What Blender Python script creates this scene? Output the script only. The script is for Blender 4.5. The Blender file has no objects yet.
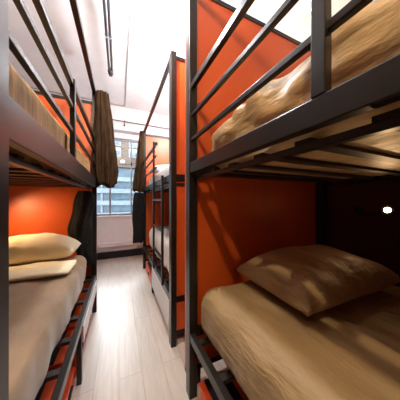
import bpy, bmesh, math, random
from mathutils import Vector, Matrix, noise
random.seed(4)
PI = math.pi
scene = bpy.context.scene
COL = scene.collection

# ------------------------------------------------------------ materials
def new_mat(name):
    m = bpy.data.materials.new(name); m.use_nodes = True
    nt = m.node_tree; b = nt.nodes['Principled BSDF']
    return m, nt, b
def simple(name, col, rough=.5, metal=0., noise_scale=None, amt=.12, bump=0., spec=.5, sheen=0., stretch=(1,1,1)):
    m, nt, b = new_mat(name)
    b.inputs['Roughness'].default_value = rough
    b.inputs['Metallic'].default_value = metal
    b.inputs['Specular IOR Level'].default_value = spec
    if sheen: b.inputs['Sheen Weight'].default_value = sheen
    b.inputs['Base Color'].default_value = (*col, 1)
    if noise_scale:
        tc = nt.nodes.new('ShaderNodeTexCoord'); mp = nt.nodes.new('ShaderNodeMapping')
        mp.inputs['Scale'].default_value = stretch
        nt.links.new(tc.outputs['Object'], mp.inputs['Vector'])
        n = nt.nodes.new('ShaderNodeTexNoise'); n.inputs['Scale'].default_value = noise_scale
        n.inputs['Detail'].default_value = 5
        nt.links.new(mp.outputs[0], n.inputs['Vector'])
        r = nt.nodes.new('ShaderNodeValToRGB')
        r.color_ramp.elements[0].position = .3; r.color_ramp.elements[1].position = .7
        r.color_ramp.elements[0].color = (*[c*(1-amt) for c in col], 1)
        r.color_ramp.elements[1].color = (*[min(1, c*(1+amt)) for c in col], 1)
        nt.links.new(n.outputs['Fac'], r.inputs[0]); nt.links.new(r.outputs[0], b.inputs['Base Color'])
        if bump:
            bp = nt.nodes.new('ShaderNodeBump'); bp.inputs['Strength'].default_value = bump
            bp.inputs['Distance'].default_value = .03
            nt.links.new(n.outputs['Fac'], bp.inputs['Height']); nt.links.new(bp.outputs[0], b.inputs['Normal'])
    return m
M = {}
M['steel'] = simple('dark_bronze_steel', (.017,.013,.0100), .34, .3, 30, .15)
M['black'] = simple('black_metal', (.012,.011,.012), .45, .3, 20, .1)
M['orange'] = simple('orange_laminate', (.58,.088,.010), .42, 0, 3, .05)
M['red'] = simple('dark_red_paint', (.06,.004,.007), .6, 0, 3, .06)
M['white'] = simple('white_plaster', (.90,.90,.90), .85, 0, 8, .02)
M['beige'] = simple('beige_plaster', (.62,.53,.45), .85, 0, 8, .03)
M['ceil'] = simple('ceiling_plaster', (.88,.86,.85), .85, 0, 5, .03)
M['pinkwhite'] = simple('pinkish_white_paint', (.84,.78,.78), .7, 0, 8, .02)
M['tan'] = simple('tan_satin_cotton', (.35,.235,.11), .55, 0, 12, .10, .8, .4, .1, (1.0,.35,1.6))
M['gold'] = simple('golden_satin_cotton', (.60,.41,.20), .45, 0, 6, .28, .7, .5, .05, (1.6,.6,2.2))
M['brownbed'] = simple('brown_striped_blanket', (.40,.24,.10), .75, 0, 8, .35, .4, .2, 0, (1,4,.7))
M['duvet'] = simple('taupe_cotton', (.29,.185,.105), .7, 0, 8, .08, .35, .3, .3, (1,.4,1))
M['cream'] = simple('cream_cotton', (.84,.72,.48), .75, 0, 9, .06, .4, .3, .2, (1,2,1))
M['whitebed'] = simple('white_cotton', (.82,.80,.78), .8, 0, 9, .04, .3)
M['curtain'] = simple('brown_velvet', (.038,.020,.009), .9, 0, 16, .6, .7, .1, 0, (3,3,.4))
M['coat'] = simple('black_cloth', (.008,.007,.007), .8, 0, 16, .4, .6, .2, .03)
M['boxorange'] = simple('orange_red_plastic', (.75,.09,.02), .4, 0, 6, .05)
M['slat'] = simple('blackened_slat', (.03,.02,.016), .5, .2, 12, .3)
M['pipe'] = simple('grey_pipe', (.10,.10,.11), .35, .6, 12, .1)
M['wire'] = simple('grey_conduit', (.45,.45,.46), .5, .2, 12, .1)
M['frame'] = simple('grey_window_frame', (.30,.29,.30), .5, .3, 12, .08)
M['brick'] = simple('brown_facade', (.10,.065,.045), .85, 0, 6, .25)
M['concrete'] = simple('pale_concrete', (.16,.19,.21), .85, 0, 3, .12)
M['facglass'] = simple('blue_grey_glazing', (.08,.12,.15), .2, 0, 1.2, .35)
M['blind'] = simple('white_blind', (.25,.30,.35), .6, 0, 9, .05)
M['asphalt'] = simple('grey_paving', (.3,.3,.3), .9, 0, 4, .1)
M['plate'] = simple('pale_painted_metal', (.72,.66,.64), .4, 0, 12, .03)
M['brass'] = simple('steel_bolt', (.5,.48,.45), .3, .9, 12, .05)
def emit(name, col, s):
    m, nt, b = new_mat(name)
    b.inputs['Base Color'].default_value = (*col, 1)
    b.inputs['Emission Color'].default_value = (*col, 1); b.inputs['Emission Strength'].default_value = s
    return m
M['bulb'] = emit('warm_bulb', (1,.62,.28), 30)
M['globe'] = emit('warm_globe', (1,.78,.52), 1650)
M['fill_far'] = emit('added_far_fill', (.93,.96,1), 680)
M['fill_aisle'] = emit('added_aisle_fill', (.94,.96,1), 560)

def glass():
    m = bpy.data.materials.new('window_glass'); m.use_nodes = True; nt = m.node_tree
    nt.nodes.clear(); o = nt.nodes.new('ShaderNodeOutputMaterial'); mx = nt.nodes.new('ShaderNodeMixShader')
    t = nt.nodes.new('ShaderNodeBsdfTransparent'); g = nt.nodes.new('ShaderNodeBsdfGlossy'); g.inputs['Roughness'].default_value = .02
    t.inputs[0].default_value = (.95,.97,.98,1); mx.inputs[0].default_value = .06
    nt.links.new(t.outputs[0], mx.inputs[1]); nt.links.new(g.outputs[0], mx.inputs[2]); nt.links.new(mx.outputs[0], o.inputs[0])
    return m
M['glass'] = glass()

def wood():
    m, nt, b = new_mat('pale_oak_laminate')
    tc = nt.nodes.new('ShaderNodeTexCoord'); mp = nt.nodes.new('ShaderNodeMapping')
    mp.inputs['Rotation'].default_value = (0,0,PI/2)
    nt.links.new(tc.outputs['Object'], mp.inputs[0])
    br = nt.nodes.new('ShaderNodeTexBrick'); br.inputs['Scale'].default_value = 1
    br.inputs['Brick Width'].default_value = 1.25; br.inputs['Row Height'].default_value = .19
    br.inputs['Mortar Size'].default_value = .0025; br.offset = .37
    br.inputs['Color1'].default_value = (.66,.58,.50,1); br.inputs['Color2'].default_value = (.62,.54,.46,1)
    br.inputs['Mortar'].default_value = (.45,.37,.31,1)
    nt.links.new(mp.outputs[0], br.inputs['Vector'])
    mp2 = nt.nodes.new('ShaderNodeMapping'); mp2.inputs['Scale'].default_value = (9,.7,1)
    nt.links.new(tc.outputs['Object'], mp2.inputs[0])
    n = nt.nodes.new('ShaderNodeTexNoise'); n.inputs['Scale'].default_value = 5; n.inputs['Detail'].default_value = 8
    nt.links.new(mp2.outputs[0], n.inputs['Vector'])
    r = nt.nodes.new('ShaderNodeValToRGB'); r.color_ramp.elements[0].position=.3; r.color_ramp.elements[1].position=.65
    r.color_ramp.elements[0].color = (.86,.84,.82,1); r.color_ramp.elements[1].color = (1,1,1,1)
    nt.links.new(n.outputs['Fac'], r.inputs[0])
    mx = nt.nodes.new('ShaderNodeMixRGB'); mx.blend_type='MULTIPLY'; mx.inputs[0].default_value=1
    nt.links.new(br.outputs['Color'], mx.inputs[1]); nt.links.new(r.outputs[0], mx.inputs[2])
    nt.links.new(mx.outputs[0], b.inputs['Base Color']); b.inputs['Roughness'].default_value = .38
    return m
M['wood'] = wood()

# ------------------------------------------------------------ helpers
def bm_box(bm, x0,x1,y0,y1,z0,z1, bev=0.):
    x0,x1 = sorted((x0,x1)); y0,y1 = sorted((y0,y1)); z0,z1 = sorted((z0,z1))
    r = bmesh.ops.create_cube(bm, size=1)
    vs = r['verts']
    for v in vs:
        v.co = Vector(((x0+x1)/2+v.co.x*(x1-x0), (y0+y1)/2+v.co.y*(y1-y0), (z0+z1)/2+v.co.z*(z1-z0)))
    if bev:
        es = list({e for v in vs for e in v.link_edges})
        bmesh.ops.bevel(bm, geom=es, offset=bev, segments=2, affect='EDGES', profile=.5)
def bm_tube(bm, pts, r, seg=12, cap=True):
    pts = [Vector(p) for p in pts]; rings = []
    up = Vector((0,0,1))
    for i, p in enumerate(pts):
        a = pts[max(0,i-1)]; b = pts[min(len(pts)-1,i+1)]
        d = (b-a).normalized()
        u = d.cross(up)
        if u.length < .05: u = d.cross(Vector((1,0,0)))
        u.normalize(); w = d.cross(u)
        rr = r[i] if isinstance(r,(list,tuple)) else r
        rings.append([bm.verts.new(p + (u*math.cos(2*PI*k/seg) + w*math.sin(2*PI*k/seg))*rr) for k in range(seg)])
    for i in range(len(rings)-1):
        for k in range(seg):
            bm.faces.new((rings[i][k], rings[i][(k+1)%seg], rings[i+1][(k+1)%seg], rings[i+1][k]))
    if cap:
        bm.faces.new(rings[0][::-1]); bm.faces.new(rings[-1])
def obj(name, bm, mat, parent=None, smooth=False, org=None):
    bmesh.ops.recalc_face_normals(bm, faces=bm.faces[:])
    if org is not None: bmesh.ops.translate(bm, verts=bm.verts[:], vec=-Vector(org))
    me = bpy.data.meshes.new(name); bm.to_mesh(me); bm.free()
    me.materials.append(M[mat] if isinstance(mat,str) else mat)
    for p in me.polygons: p.use_smooth = smooth
    o = bpy.data.objects.new(name, me); COL.objects.link(o)
    if org is not None: o.location = org
    if parent is not None:
        o.parent = parent
        # meshes are built in world coordinates: bring into the parent's frame
        o.matrix_parent_inverse = PW[parent.name].inverted() if parent.name in PW else Matrix.Identity(4)
    PW[o.name] = Matrix.Translation(org) if org is not None else Matrix.Identity(4)
    return o
PW = {}
def box(name, dims, mat, parent=None, bev=.0):
    bm = bmesh.new(); bm_box(bm, *dims, bev=bev); return obj(name, bm, mat, parent)
def tag(o, label, cat, group=None):
    o['label'] = label; o['category'] = cat
    if group: o['group'] = group
    return o
def thing(name, label, cat, loc, group=None):
    o = bpy.data.objects.new(name, None); COL.objects.link(o); o.location = loc
    o.empty_display_size = .1
    PW[o.name] = Matrix.Translation(loc)
    return tag(o, label, cat, group)
def struct(name, dims, mat):
    o = box(name, dims, mat); o['kind'] = 'structure'; return o

def soft_box(x0,x1,y0,y1,z0,z1, rad, disp, res=.035, sag=0.):
    """rounded, wrinkled cushion-like box; disp(p, n) -> displacement along the normal"""
    c = Vector(((x0+x1)/2,(y0+y1)/2,(z0+z1)/2)); h = Vector(((x1-x0)/2,(y1-y0)/2,(z1-z0)/2))
    bm = bmesh.new()
    def grid(ax, s):
        u, v = [(1,2),(2,0),(0,1)][ax]
        nu = max(4,int(2*h[u]/res)); nv = max(4,int(2*h[v]/res)); g = []
        for i in range(nu+1):
            row = []
            for j in range(nv+1):
                p = Vector((0,0,0)); p[ax] = s*h[ax]; p[u] = (2*i/nu-1)*h[u]; p[v] = (2*j/nv-1)*h[v]
                row.append(bm.verts.new(p))
            g.append(row)
        for i in range(nu):
            for j in range(nv):
                bm.faces.new((g[i][j],g[i+1][j],g[i+1][j+1],g[i][j+1]))
    for ax in range(3):
        for s in (-1,1): grid(ax, s)
    bmesh.ops.remove_doubles(bm, verts=bm.verts[:], dist=1e-4)
    for v in bm.verts:
        q = Vector([max(-(h[a]-rad), min(h[a]-rad, v.co[a])) for a in range(3)])
        d = v.co - q
        n = d.normalized() if d.length > 1e-6 else Vector((0,0,1))
        # spread the ring evenly on the round
        p = q + n*rad
        w = c + p
        p += n*disp(w, n)
        v.co = c + p
    return bm
def wr(amp, sx, sy, sz, seed=0, amp2=0):
    def f(p, n):
        if n.z < -.6: return 0.
        q = Vector((p.x*sx, p.y*sy, p.z*sz)) + Vector((seed*7.3, seed*3.1, seed))
        a = noise.noise(q)
        b = 1-abs(noise.noise(q*2.1+Vector((5,5,5))))*2
        return amp*a + amp2*b
    return f

def pillow(name, cx, cy, z, L, W, H, rot, mat, label, cat='pillow', group=None, tilt=0., seed=0, crease=None):
    bm = bmesh.new(); N = 36; g = {}
    for side in (1,-1):
        for i in range(N+1):
            for j in range(N+1):
                u = 2*i/N-1; v = 2*j/N-1
                pu = u*(1-.07*(1-u*u)*0-.06*(1-v*v)*0) ; pv = v
                # concave edges, eared corners
                ex = 1-.05*(1-v**2) ; ey = 1-.07*(1-u**2)
                x = pu*L/2*ex; y = pv*W/2*ey
                prof = max(0,(1-abs(u)**2.6))**.46*max(0,(1-abs(v)**2.6))**.46
                t = H/2*prof
                wv = noise.noise(Vector((x*5+seed, y*5, side)))*.018*min(1,prof*2) + (1-abs(noise.noise(Vector((x*9,y*3+seed,0))))*2)*.006*min(1,prof*2)
                if crease:
                    dd = (u-crease[0])*crease[2]+(v-crease[1])*crease[3]
                    wv -= .03*math.exp(-(dd/.12)**2)*min(1,prof*1.5)*(side>0)
                zz = side*t*(1.0 if side>0 else .55) + (wv if side>0 else 0)
                if (abs(u)==1 or abs(v)==1): zz = 0.012*math.sin(9*u+7*v+seed)
                g[side,i,j] = bm.verts.new((x,y,zz))
    for side in (1,-1):
        for i in range(N):
            for j in range(N):
                bm.faces.new((g[side,i,j],g[side,i+1,j],g[side,i+1,j+1],g[side,i,j+1]))
    bmesh.ops.remove_doubles(bm, verts=bm.verts[:], dist=1e-5)
    o = obj(name, bm, mat, smooth=True)
    o.location = (cx,cy,z+H*.30); o.rotation_euler = (tilt,0,rot)
    return tag(o, label, cat, group)

def cloth(name, cx, cy, z0, z1, prof, mat, label, cat, folds=7, depth=.2, seed=1, group=None):
    """hanging gathered cloth. prof(t) -> (dx, dy, rx, ry), t = 0 at the top"""
    bm = bmesh.new(); R = 40; S = 96; rings = []
    for i in range(R+1):
        t = i/R; dx,dy,rx,ry = prof(t); z = z1+(z0-z1)*t
        ring = []
        for k in range(S):
            a = 2*PI*k/S
            w = 1 + depth*math.sin(folds*a + seed + .8*math.sin(3*t+seed)) + depth*.5*math.sin((folds*2-1)*a+seed*2+2*t)
            w += .12*noise.noise(Vector((math.cos(a)*2, math.sin(a)*2, z*3+seed)))
            hem = .03*math.sin(3*a+seed)*(t**6)
            ring.append(bm.verts.new((cx+dx+rx*w*math.cos(a), cy+dy+ry*w*math.sin(a), z+hem)))
        rings.append(ring)
    for i in range(R):
        for k in range(S):
            bm.faces.new((rings[i][k],rings[i][(k+1)%S],rings[i+1][(k+1)%S],rings[i+1][k]))
    bm.faces.new(rings[0]); bm.faces.new(rings[-1][::-1])
    o = obj(name, bm, mat, smooth=True, org=(cx,cy,z0))
    return tag(o, label, cat, group)

# ------------------------------------------------------------ the room
XL, XR, YB, YF, H = -1.85, 2.27, 5.40, -2.6, 3.80
FZ = -.21
struct('floor', (XL-.1,XR+.1,YF-.1,YB+.3,FZ-.1,FZ), 'wood')
struct('ceiling', (XL-.1,XR+.1,YF-.1,YB+.3,H,H+.12), 'ceil')
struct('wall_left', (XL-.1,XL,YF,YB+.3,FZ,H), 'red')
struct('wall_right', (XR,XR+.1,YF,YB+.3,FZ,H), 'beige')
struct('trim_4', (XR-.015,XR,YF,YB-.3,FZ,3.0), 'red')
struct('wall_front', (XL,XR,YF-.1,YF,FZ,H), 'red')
WX0, WX1, WZ0, WZ1 = -1.0, .80, .925, 3.05
bm = bmesh.new()
bm_box(bm, XL,XR,YB,YB+.2,FZ,WZ0); bm_box(bm, XL,XR,YB,YB+.2,WZ1,H)
bm_box(bm, XL,WX0,YB,YB+.2,WZ0,WZ1); bm_box(bm, WX1,XR,YB,YB+.2,WZ0,WZ1)
w = obj('wall_back', bm, 'white'); w['kind'] = 'structure'
struct('trim_1', (XL,XR,5.17,YB,3.19,H), 'pinkwhite')            # dropped beam over the window
struct('baseboard_back', (XL,XR,YB-.05,YB,FZ,-.03), 'black')
struct('trim_2', (XL,XR,YB-.12,YB,.12,.21), 'pinkwhite')          # low ledge
bm = bmesh.new()
f = .05
for a in ((WX0,WX1,WZ0,WZ0+f),(WX0,WX1,WZ1-f,WZ1),(WX0,WX0+f,WZ0+f,WZ1-f),(WX1-f,WX1,WZ0+f,WZ1-f),
          (-.24,-.20,WZ0+f,WZ1-f),(.30,.34,WZ0+f,WZ1-f),(WX0+f,WX1-f,2.34,2.39)):
    bm_box(bm, a[0],a[1],YB+.06,YB+.12,a[2],a[3])
wf = obj('window_1', bm, 'frame'); wf['kind'] = 'structure'
g = box('glass_pane', (WX0+.03,WX1-.03,YB+.085,YB+.093,WZ0+.03,WZ1-.03), 'glass', wf)
s = box('window_sill', (WX0-.04,WX1+.04,YB-.06,YB+.06,WZ0-.03,WZ0), 'white', wf)

# ------------------------------------------------------------ outside
FY = 17.
fac = thing('building', 'brown and pale grey office block seen through the window', 'building', (1,FY,-6))
bm = bmesh.new(); bm_box(bm, -14,16,FY,FY+5,4.2,7.9)
obj('brown_wall', bm, 'brick', fac)
bm = bmesh.new(); bm_box(bm, -14,16,FY+.5,FY+5,-6,4.2)
obj('glazed_wall', bm, 'facglass', fac)
for z in [-5.2+i*1.02 for i in range(9)]:
    bm = bmesh.new(); bm_box(bm, -14,16,FY-.05,FY+.5,z,z+.38); obj('floor_band', bm, 'concrete', fac)
for i in range(10):
    x = -13.4+i*3.0
    bm = bmesh.new(); bm_box(bm, x,x+.14,FY+.1,FY+.52,-6,4.2); obj('mullion', bm, 'concrete', fac)
for z in (5.12,6.03,6.94):
    for i in range(16):
        x = -9.7+i*1.5
        p = box('window', (x,x+.82,FY-.04,FY+.1,z,z+.72), 'blind', fac)
        bm = bmesh.new()
        bm_box(bm, x+.05,x+.39,FY-.06,FY-.03,z+.05,z+.45); bm_box(bm, x+.43,x+.77,FY-.06,FY-.03,z+.05,z+.45)
        obj('pane', bm, 'facglass', p)
st = struct('trim_3', (-20,22,YB+.4,30,-6.3,-6), 'asphalt')

# ------------------------------------------------------------ bunk beds
def bunk(label, x0, x1, y0, y1, ztop, rails, gpost, side, ledge, postw=.055, postd=.075, lower_top=.31, ladder=None,
         top_rail=True, leg_y=None, lslat=.26, rail_y=None, kick=None):
    s = 1 if x1 > x0 else -1
    b = thing('bunk_bed', label, 'bunk bed', ((x0+x1)/2,(y0+y1)/2,FZ), 'steel framed bunk beds along the aisle')
    P = postw
    for xx in (x0, x1-s*P):
        for yy in (y0, y1-postd):
            p = box('post', (xx,xx+s*P,yy,yy+postd,FZ,ztop), 'steel', b, .004)
    ya, yb = y0+postd, y1-postd
    # long side rails
    for xx in (x0+s*.004, x1-s*.044):
        box('side_rail', (xx,xx+s*.04,ya,yb,side[0],side[1]), 'steel', b, .004)
        box('side_rail', (xx,xx+s*.04,ya,yb,lower_top-.065,lower_top), 'steel', b, .004)
    box('slat_ledge', (x0+s*ledge[0],x0+s*(ledge[0]+.03),ya,yb,ledge[1],ledge[2]), 'steel', b, .003)
    box('slat_ledge', (x1-s*(ledge[0]+.03),x1-s*ledge[0],ya,yb,ledge[1],ledge[2]), 'steel', b, .003)
    # end rails
    for yy in (y0+.015, y1-.055):
        for (za,zb) in ((side[0],side[1]),(lower_top-.065,lower_top)):
            box('end_rail', (x0+s*P,x1-s*P,yy,yy+.04,za,zb), 'steel', b, .004)
    # slats
    z = ledge[2]
    n = int((yb-ya)/.19)
    for i in range(n):
        y = ya+.06+i*(yb-ya-.12)/(n-1)
        box('slat', (x0+s*(ledge[0]),x1-s*ledge[0],y-.028,y+.028,z,z+.014), 'slat', b)
    n = int((yb-ya)/lslat)
    for i in range(n):
        y = ya+.12+i*(yb-ya-.2)/(n-1)
        box('slat', (x0+s*.044,x1-s*.044,y-.024,y+.024,lower_top-.045,lower_top-.02), 'slat', b)
    # guard rails
    r0, r1 = rail_y if rail_y else (ya, yb)
    for k, zz in enumerate(rails):
        hh = .022 if k == 0 else .0135
        ww = .032 if k == 0 else .024
        box('guard_rail', (x0+s*.012,x0+s*(.012+ww),r0,r1,zz-hh,zz+hh), 'steel', b, .004)
    for gy in gpost:
        box('guard_post', (x0+s*0.002,x0+s*.034,gy-.02,gy+.02,side[1],rails[0]+.022), 'steel', b, .003)
    if top_rail:
        box('top_rail', (x0+s*.005,x0+s*.05,ya,yb,ztop-.05,ztop), 'steel', b, .004)
        for xx in (x1-s*.05,):
            box('top_rail', (xx,xx+s*.045,ya,yb,ztop-.05,ztop), 'steel', b, .004)
    if kick: box('kick_plate', (x0-s*.003,x0+s*.004,kick[0],kick[1],kick[2],kick[3]), 'plate', b)
    if leg_y:
        for y in leg_y: box('leg', (x0+s*.005,x0+s*.04,y-.02,y+.02,FZ,lower_top-.065), 'black', b)
    if ladder:
        l0, l1, zz0, rungs = ladder
        bm = bmesh.new()
        bm_box(bm, x0-s*.03,x0-s*.002,l0-.015,l0+.015,zz0,side[1]+.02); up = obj('ladder_upright', bm, 'steel', b)
        bm = bmesh.new()
        bm_box(bm, x0-s*.03,x0-s*.002,l1-.015,l1+.015,zz0,rails[0]+.02); up = obj('ladder_upright', bm, 'steel', b)
        for rz in rungs:
            bm = bmesh.new(); bm_box(bm, x0-s*.028,x0-s*.004,l0+.015,l1-.015,rz-.013,rz+.013); obj('ladder_rung', bm, 'steel', b)
    return b

RX = .50
bunk('near right bunk with golden duvet above and dim red berth with one pillow below', RX, 2.2, -.78, 1.39, 3.12,
     (2.245,2.012,1.822), (.322,), (1.56,1.64), (.06,1.512,1.538), postw=.065, postd=.08, lslat=.26, leg_y=(.3,))
LX = -.285
bunk('left bunk beside the aisle with striped blanket above and taupe duvet below', LX, -1.75, .632, 2.93, 2.87,
     (2.195,2.02,1.845), (1.56,), (1.525,1.655), (.075,1.49,1.515), postd=.06, leg_y=(1.82,), kick=(1.86,2.85,.10,.245))
bunk('far right bunk by the window with white bedding and a ladder', RX, 2.2, 1.85, 4.33, 2.93,
     (2.22,2.03,1.85), (4.1,), (1.55,1.63), (.06,1.5,1.525), postw=.06, postd=.09,
     ladder=(2.2,2.8,.31,(1.35,.97,.63)), rail_y=(2.8,4.24), leg_y=(3.1,), kick=(1.95,3.06,-.08,.245))

# ------------------------------------------------------------ partition boards at the bed ends
def partition(x0, x1, y0, z0, z1, label, mid=None, th=.03, mat='orange'):
    p = thing('partition_board', label, 'partition', ((x0+x1)/2,y0,FZ), 'orange boards at the bed ends')
    box('board', (x0,x1,y0,y0+th,z0,z1), mat, p)
    box('top_trim', (x0,x1,y0-.008,y0+th+.008,z1,z1+.04), 'black', p)
    box('bottom_trim', (x0,x1,y0-.006,y0+th+.006,z0-.04,z0), 'black', p)
    if mid: box('middle_trim', (x0,x1,y0-.012,y0,mid,mid+.035), 'black', p)
    for x in (x0+.1,x1-.13): box('foot', (x,x+.03,y0,y0+th,FZ,z0-.04), 'black', p)
    return p
partition(.505, 2.25, 1.40, -.04, 3.10, 'orange board with rail shadows at the foot of the near right bunk')
partition(.565, 2.19, 1.875, -.06, 2.86, 'narrow strip of orange board with black middle bar behind the near right post', mid=1.50)
partition(-1.82, -.30, 2.95, -.04, 2.70, 'orange board glowing in lamplight at the far end of the left bunk')
partition(.52, 2.25, 4.35, -.04, 2.84, 'farthest orange board beside the window behind white bedding')

# ------------------------------------------------------------ bedding
def bed_soft(name, dims, rad, disp, mat, label, cat, res=.03):
    bm = soft_box(*dims, rad, disp, res)
    o = obj(name, bm, mat, smooth=True, org=((dims[0]+dims[1])/2,(dims[2]+dims[3])/2,dims[4]))
    return tag(o, label, cat, 'made up mattresses on the bunks')
def gold_disp(p, n):
    if n.z < -.6: return 0
    q = Vector((p.x*3, p.y*3.2+p.z*4.5, p.z*5-p.y*2))
    a = noise.noise(q); b = abs(noise.noise(q*1.9+Vector((3,1,7))))
    return .036*a + .045*(b-.2)
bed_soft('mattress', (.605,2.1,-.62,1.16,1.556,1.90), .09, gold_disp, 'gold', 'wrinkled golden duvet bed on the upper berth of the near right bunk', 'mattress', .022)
def low_disp(p, n):
    if n.z < -.6: return 0
    if abs(n.z) < .7:
        return .016*noise.noise(Vector((p.x*4,p.y*9,p.z*2.5))) + .012*abs(noise.noise(Vector((p.x*6,p.y*14,p.z*4+3))))
    # long soft furrows along the bed
    return .014*noise.noise(Vector((p.x*4.5+p.y*1.2, p.y*.9, 2))) - .035*math.exp(-((p.x-1.22-.18*(p.y-.4))/.06)**2) + .004*noise.noise(Vector((p.x*14,p.y*3,1)))
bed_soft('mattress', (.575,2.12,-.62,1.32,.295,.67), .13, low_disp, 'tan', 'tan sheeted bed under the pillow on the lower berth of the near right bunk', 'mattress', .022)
bed_soft('mattress', (-1.66,-.345,.72,2.78,1.532,1.875), .07, wr(.010,1,3,1,3,.004), 'brownbed', 'brown streaked blanket bed on the upper berth of the left bunk', 'mattress')
def duv(p, n):
    if n.z < -.6: return 0
    if abs(n.z) < .7: return .03*noise.noise(Vector((p.x*3,p.y*5,p.z*2+9))) + .015*abs(noise.noise(Vector((p.x*5,p.y*11,p.z*3))))
    return .035*noise.noise(Vector((p.x*3+p.y*1.5,p.y*1.6,4)))-.02*math.exp(-((p.x+.75-.5*(p.y-1.6))/.05)**2)-.02*math.exp(-((p.x+.62-.3*(p.y-1.2))/.04)**2)+.012*noise.noise(Vector((p.x*8,p.y*6,4)))
bed_soft('mattress', (-1.68,-.375,.72,2.77,.295,.66), .12, duv, 'duvet', 'taupe duvet bed on the lower berth of the left bunk', 'mattress')
bed_soft('mattress', (.61,2.1,2.0,4.2,1.542,1.86), .1, wr(.03,3,4,3,6,.01), 'whitebed', 'white bed on the upper berth of the far right bunk', 'mattress', .04)
bed_soft('mattress', (.6,2.1,2.0,4.2,.295,.75), .16, wr(.03,3,4,3,7,.01), 'whitebed', 'white duvet bed on the lower berth of the far right bunk behind the ladder', 'mattress', .04)

pillow('pillow', 1.35, .90, .668, .98, .64, .38, -.03, 'tan', 'tan pillow lying on the dim lower berth near the small wall lamp', seed=2, crease=(-.45,-.5,.85,.35))
pillow('pillow', -.86, 2.54, .665, .84, .42, .38, .0, 'cream', 'cream pillow lit by lamplight on the lower berth of the left bunk', group=None, seed=5)
pillow('pillow', -1.47, 2.25, .69, .36, .5, .22, -.05, 'cream', 'cream pillow nearest the left wall on the left lower berth', seed=8)
pillow('pillow', 1.0, 3.75, 1.90, .8, .5, .22, .1, 'whitebed', 'white pillow raised on the upper berth by the window', seed=9)
# folded cream sheet across the head of the left lower bed
o = bed_soft('folded_sheet', (-1.24,-.42,1.98,2.36,.674,.706), .014, wr(.02,4,8,2,12,.008), 'cream', 'rumpled cream sheet folded over the head of the taupe duvet bed', 'sheet', .03)
o['group'] = 'sheets'
del o['group']

# ------------------------------------------------------------ hanging cloths
def prof_cur(t): return (.0+.05*t, -.0, .07+.075*min(1,t*1.3)-.03*max(0,t-.85)/.15, .05+.02*t)
cloth('curtain', -.215, 2.83, 1.55, 2.84, prof_cur, 'curtain', 'brown velvet curtain gathered at the far end of the left bunk', 'curtain', 8, .14, 1, 'gathered brown curtains')
cloth('curtain', .465, 4.25, 1.55, 2.90, lambda t: (-.05*t,0,.035+.09*min(1,t*1.2),.04), 'curtain', 'dark brown curtain gathered at the window end of the far right bunk', 'curtain', 7, .14, 3, 'gathered brown curtains')
cloth('jacket', -.42, 2.825, .50, 1.47, lambda t: (.01-.035*math.sin(PI*t)+.012*math.sin(9*t),-.02,.045+.075*math.sin(PI*min(1,t*1.1+.05))**.7*(1-.5*t)+.045*t+.010*math.sin(14*t),.035+.03*math.sin(PI*min(1,t*.8+.1))+.008*math.sin(17*t)), 'coat', 'black jacket hanging inside the lower berth of the left bunk', 'jacket', 5, .1, 5)
cloth('coat', .40, 4.22, .42, 1.52, lambda t: (0,0,.05+.09*math.sin(PI*min(.75,t*.8+.1)),.05), 'coat', 'black coat hanging beside the window by the far right bunk', 'coat', 5, .12, 8)

# ------------------------------------------------------------ storage boxes under the beds
def storage(x0, x1, y0, y1, label, grp='storage boxes under the bunks'):
    s = 1 if x1 > x0 else -1
    t = thing('storage_box', label, 'storage box', ((x0+x1)/2,(y0+y1)/2,FZ), grp)
    bm = bmesh.new(); bm_box(bm, x0,x1,y0,y1,FZ+.02,FZ+.16, .01); obj('box_body', bm, 'boxorange', t)
    bm = bmesh.new(); bm_box(bm, x0-s*.006,x1+s*.006,y0-.006,y1+.006,FZ+.16,FZ+.18, .004); obj('lid', bm, 'boxorange', t)
    for q in (.0,.13,.3):
        box('lid_strip', (x0+s*(q+.035),x0+s*(q+.095),y0,y1,FZ+.18,FZ+.187), 'black', t)
    box('handle', (x0-s*.014,x0,(y0+y1)/2-.06,(y0+y1)/2+.06,FZ+.11,FZ+.13), 'black', t)
    for xx in (x0+s*.05,x1-s*.05):
        for yy in (y0+.05,y1-.05):
            bm = bmesh.new(); bm_tube(bm, [(xx-.012,yy,FZ+.016),(xx+.012,yy,FZ+.016)], .016); obj('wheel', bm, 'black', t, True)
storage(-.335,-.95,.72,1.36,'orange box under the left bunk nearest the camera')
storage(-.335,-.95,1.44,1.78,'orange box under the left bunk just before the short middle leg')
storage(-.335,-.95,1.88,2.30,'orange box under the left bunk just past the short middle leg')
storage(-.335,-.95,2.37,2.8,'orange box under the left bunk beside the far post')
storage(.555,1.2,.42,1.24,'red orange box under the near right bunk')
storage(.535,1.22,1.98,2.5,'orange box under the far right bunk nearest its orange board')
storage(.535,1.22,2.56,3.03,'orange box under the far right bunk below the ladder')
storage(.535,1.22,3.16,4.1,'orange box under the far right bunk nearest the window')

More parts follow.
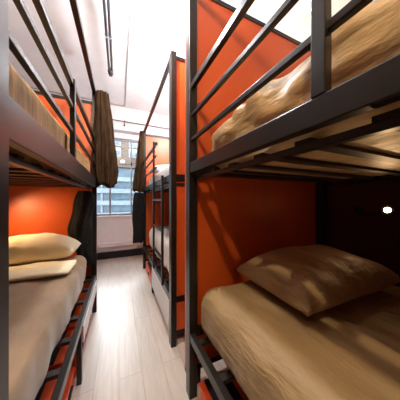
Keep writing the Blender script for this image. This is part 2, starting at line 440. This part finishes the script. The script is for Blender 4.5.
# ------------------------------------------------------------ ceiling pipe, conduit, curtain rod
t = thing('ceiling_pipe', 'dark twin pipe with a rounded end hanging below the white ceiling', 'pipe', (-.13,1.9,3.5))
for dx in (-.022,.022):
    bm = bmesh.new(); bm_tube(bm, [(-.13+dx,.2,3.55),(-.13+dx,3.42,3.55)], .017); obj('tube', bm, 'pipe', t, True)
bm = bmesh.new(); bm_tube(bm, [(-.13,3.40,3.55),(-.13,3.44,3.55),(-.13,3.48,3.535),(-.13,3.50,3.50)], [.042,.045,.042,.02]); obj('end_cap', bm, 'pipe', t, True)
for y in (.5,1.5,2.72):
    bm = bmesh.new(); bm_box(bm, -.18,-.08,y-.012,y+.012,3.53,3.575); bm_box(bm,-.135,-.125,y-.006,y+.006,3.575,H); obj('bracket', bm, 'wire', t)
bm = bmesh.new()
bm_tube(bm, [(.135,.0,H-.012),(.14,4.93,H-.012),(.135,5.03,H-.012),(.06,5.07,H-.012),(-1.8,5.07,H-.012)], .009, 8)
tag(obj('conduit', bm, 'wire', smooth=True), 'thin grey conduit bent at a right angle across the white ceiling', 'conduit')
t = thing('curtain_rod', 'thin black rod with a small hook across the top of the window wall', 'curtain rod', (0,5.10,3.40))
bm = bmesh.new(); bm_tube(bm, [(-1.8,5.10,3.40),(2.2,5.10,3.40)], .011, 8); obj('rod', bm, 'black', t, True)
for x in (-1.5,.13,1.8):
    bm = bmesh.new(); bm_tube(bm, [(x,5.10,3.40),(x,5.10,3.32)], .009, 8); bm_tube(bm, [(x,5.10,3.32),(x,5.10,3.28)], .018, 8)
    obj('hook', bm, 'black', t, True)
    bm = bmesh.new(); bm_tube(bm, [(x,5.10,3.40),(x,5.15,3.46),(x,5.17,3.46)], .006, 8); obj('bracket', bm, 'black', t, True)

# ------------------------------------------------------------ reading lamps
def lathe(bm, c, d, prof, seg=24):
    d = Vector(d).normalized(); c = Vector(c)
    pts = [c+d*a for a,_ in prof]
    bm_tube(bm, pts, [r for _,r in prof], seg)
def reading_lamp(base, nrm, elbow, head, aim, label, power, cone):
    t = thing('reading_lamp', label, 'lamp', base, 'bedside reading lamps')
    b = Vector(base); n = Vector(nrm); h = Vector(head); a = (Vector(aim)-h).normalized()
    bm = bmesh.new(); lathe(bm, b, n, [(0,.045),(.012,.045),(.02,.03),(.022,.012)]); obj('wall_plate', bm, 'black', t, True)
    P0, P1, P2, P3 = b+n*.02, b+n*.10+Vector((0,0,-.03)), Vector(elbow), h-a*.06
    pts = []
    for i in range(17):
        u = i/16; pts.append(P0*(1-u)**3+P1*3*u*(1-u)**2+P2*3*u*u*(1-u)+P3*u**3)
    bm = bmesh.new(); bm_tube(bm, pts, .011, 10); obj('gooseneck', bm, 'black', t, True)
    bm = bmesh.new()
    lathe(bm, h, a, [(-.065,.012),(-.05,.026),(-.005,.030),(0,.040),(.022,.046),(.022,.042),(.004,.034)]); obj('lamp_head', bm, 'black', t, True)
    bm = bmesh.new(); lathe(bm, h, a, [(.003,.012),(.006,.030),(.0225,.041)]); obj('reflector', bm, 'brass', t, True)
    bm = bmesh.new(); bmesh.ops.create_uvsphere(bm, u_segments=20, v_segments=12, radius=.022)
    bmesh.ops.translate(bm, verts=bm.verts[:], vec=h+a*.022); obj('bulb', bm, 'bulb', t, True)
    ld = bpy.data.lights.new('reading_spot','SPOT'); ld.energy = power; ld.color = (1,.62,.30); ld.spot_size = cone; ld.spot_blend = .9; ld.shadow_soft_size = .03
    lo = bpy.data.objects.new('reading_spot', ld); COL.objects.link(lo)
    lo.location = h+a*.055; lo.rotation_euler = a.to_track_quat('-Z','Y').to_euler()
    lo.parent = t; lo.matrix_parent_inverse = PW[t.name].inverted()
reading_lamp((2.27,1.02,1.25),(-1,0,0),(2.12,.86,1.17),(2.03,.725,1.268),(.6,.1,1.2),'small lit reading lamp on the dark red wall over the pillow', 4.5, 1.75)
reading_lamp((-1.85,2.2,1.33),(1,0,0),(-1.6,2.3,1.12),(-1.30,2.42,1.36),(-.80,2.80,.84),'lit reading lamp on the left wall inside the lower berth', 34, 2.2)

# ------------------------------------------------------------ ceiling lamps out of sight: one warm lamp, two added white fills
def ceiling_lamp(x, y, mat, r, label, drop=.28):
    t = thing('ceiling_lamp', label, 'ceiling lamp', (x,y,H), 'round globe lamps hanging from the ceiling')
    bm = bmesh.new(); lathe(bm, (x,y,H), (0,0,-1), [(0,.06),(.02,.06),(.03,.02)]); obj('ceiling_cup', bm, 'black', t, True)
    bm = bmesh.new(); bm_tube(bm, [(x,y,H-.03),(x,y,H-drop+r*.9)], .008, 8); obj('stem', bm, 'black', t, True)
    bm = bmesh.new(); bmesh.ops.create_uvsphere(bm, u_segments=24, v_segments=14, radius=r)
    bmesh.ops.translate(bm, verts=bm.verts[:], vec=(x,y,H-drop)); obj('globe', bm, mat, t, True)
ceiling_lamp(-.42, -.55, 'globe', .05, 'warm globe ceiling lamp above the camera end of the aisle')
ceiling_lamp(1.25, 3.1, 'fill_far', .075, 'added fill globe over the far right bunk, hidden by the orange board', .75)  # added fill, kept behind the board; evens out far ceiling and window wall
ceiling_lamp(.15, 1.62, 'fill_aisle', .075, 'added unseen fill globe above the middle of the aisle', .62)  # added fill above the view, brightens the aisle ceiling and floor

# ------------------------------------------------------------ daylight
wd = bpy.data.worlds.new('World'); scene.world = wd; wd.use_nodes = True
bg = wd.node_tree.nodes['Background']; bg.inputs[0].default_value = (.80,.90,1,1); bg.inputs[1].default_value = 7.0
sd = bpy.data.lights.new('sun','SUN'); sd.energy = 4.6; sd.angle = .5; sd.color = (.93,.96,1)
so = bpy.data.objects.new('sun', sd); COL.objects.link(so); so.rotation_euler = (math.radians(-54),0,math.radians(2))

# ------------------------------------------------------------ camera
cd = bpy.data.cameras.new('camera'); cam = bpy.data.objects.new('camera', cd); COL.objects.link(cam)
cd.sensor_width = 36; cd.lens = 16.2; cd.clip_start = .02
cam.location = (0,0,1.35); cam.rotation_euler = (PI/2,0,-math.atan(81/180.))
scene.camera = cam
scene.view_settings.view_transform = 'Standard'; scene.view_settings.look = 'None'
scene.view_settings.gamma = 1; scene.view_settings.use_curve_mapping = False
scene.view_settings.exposure = 0
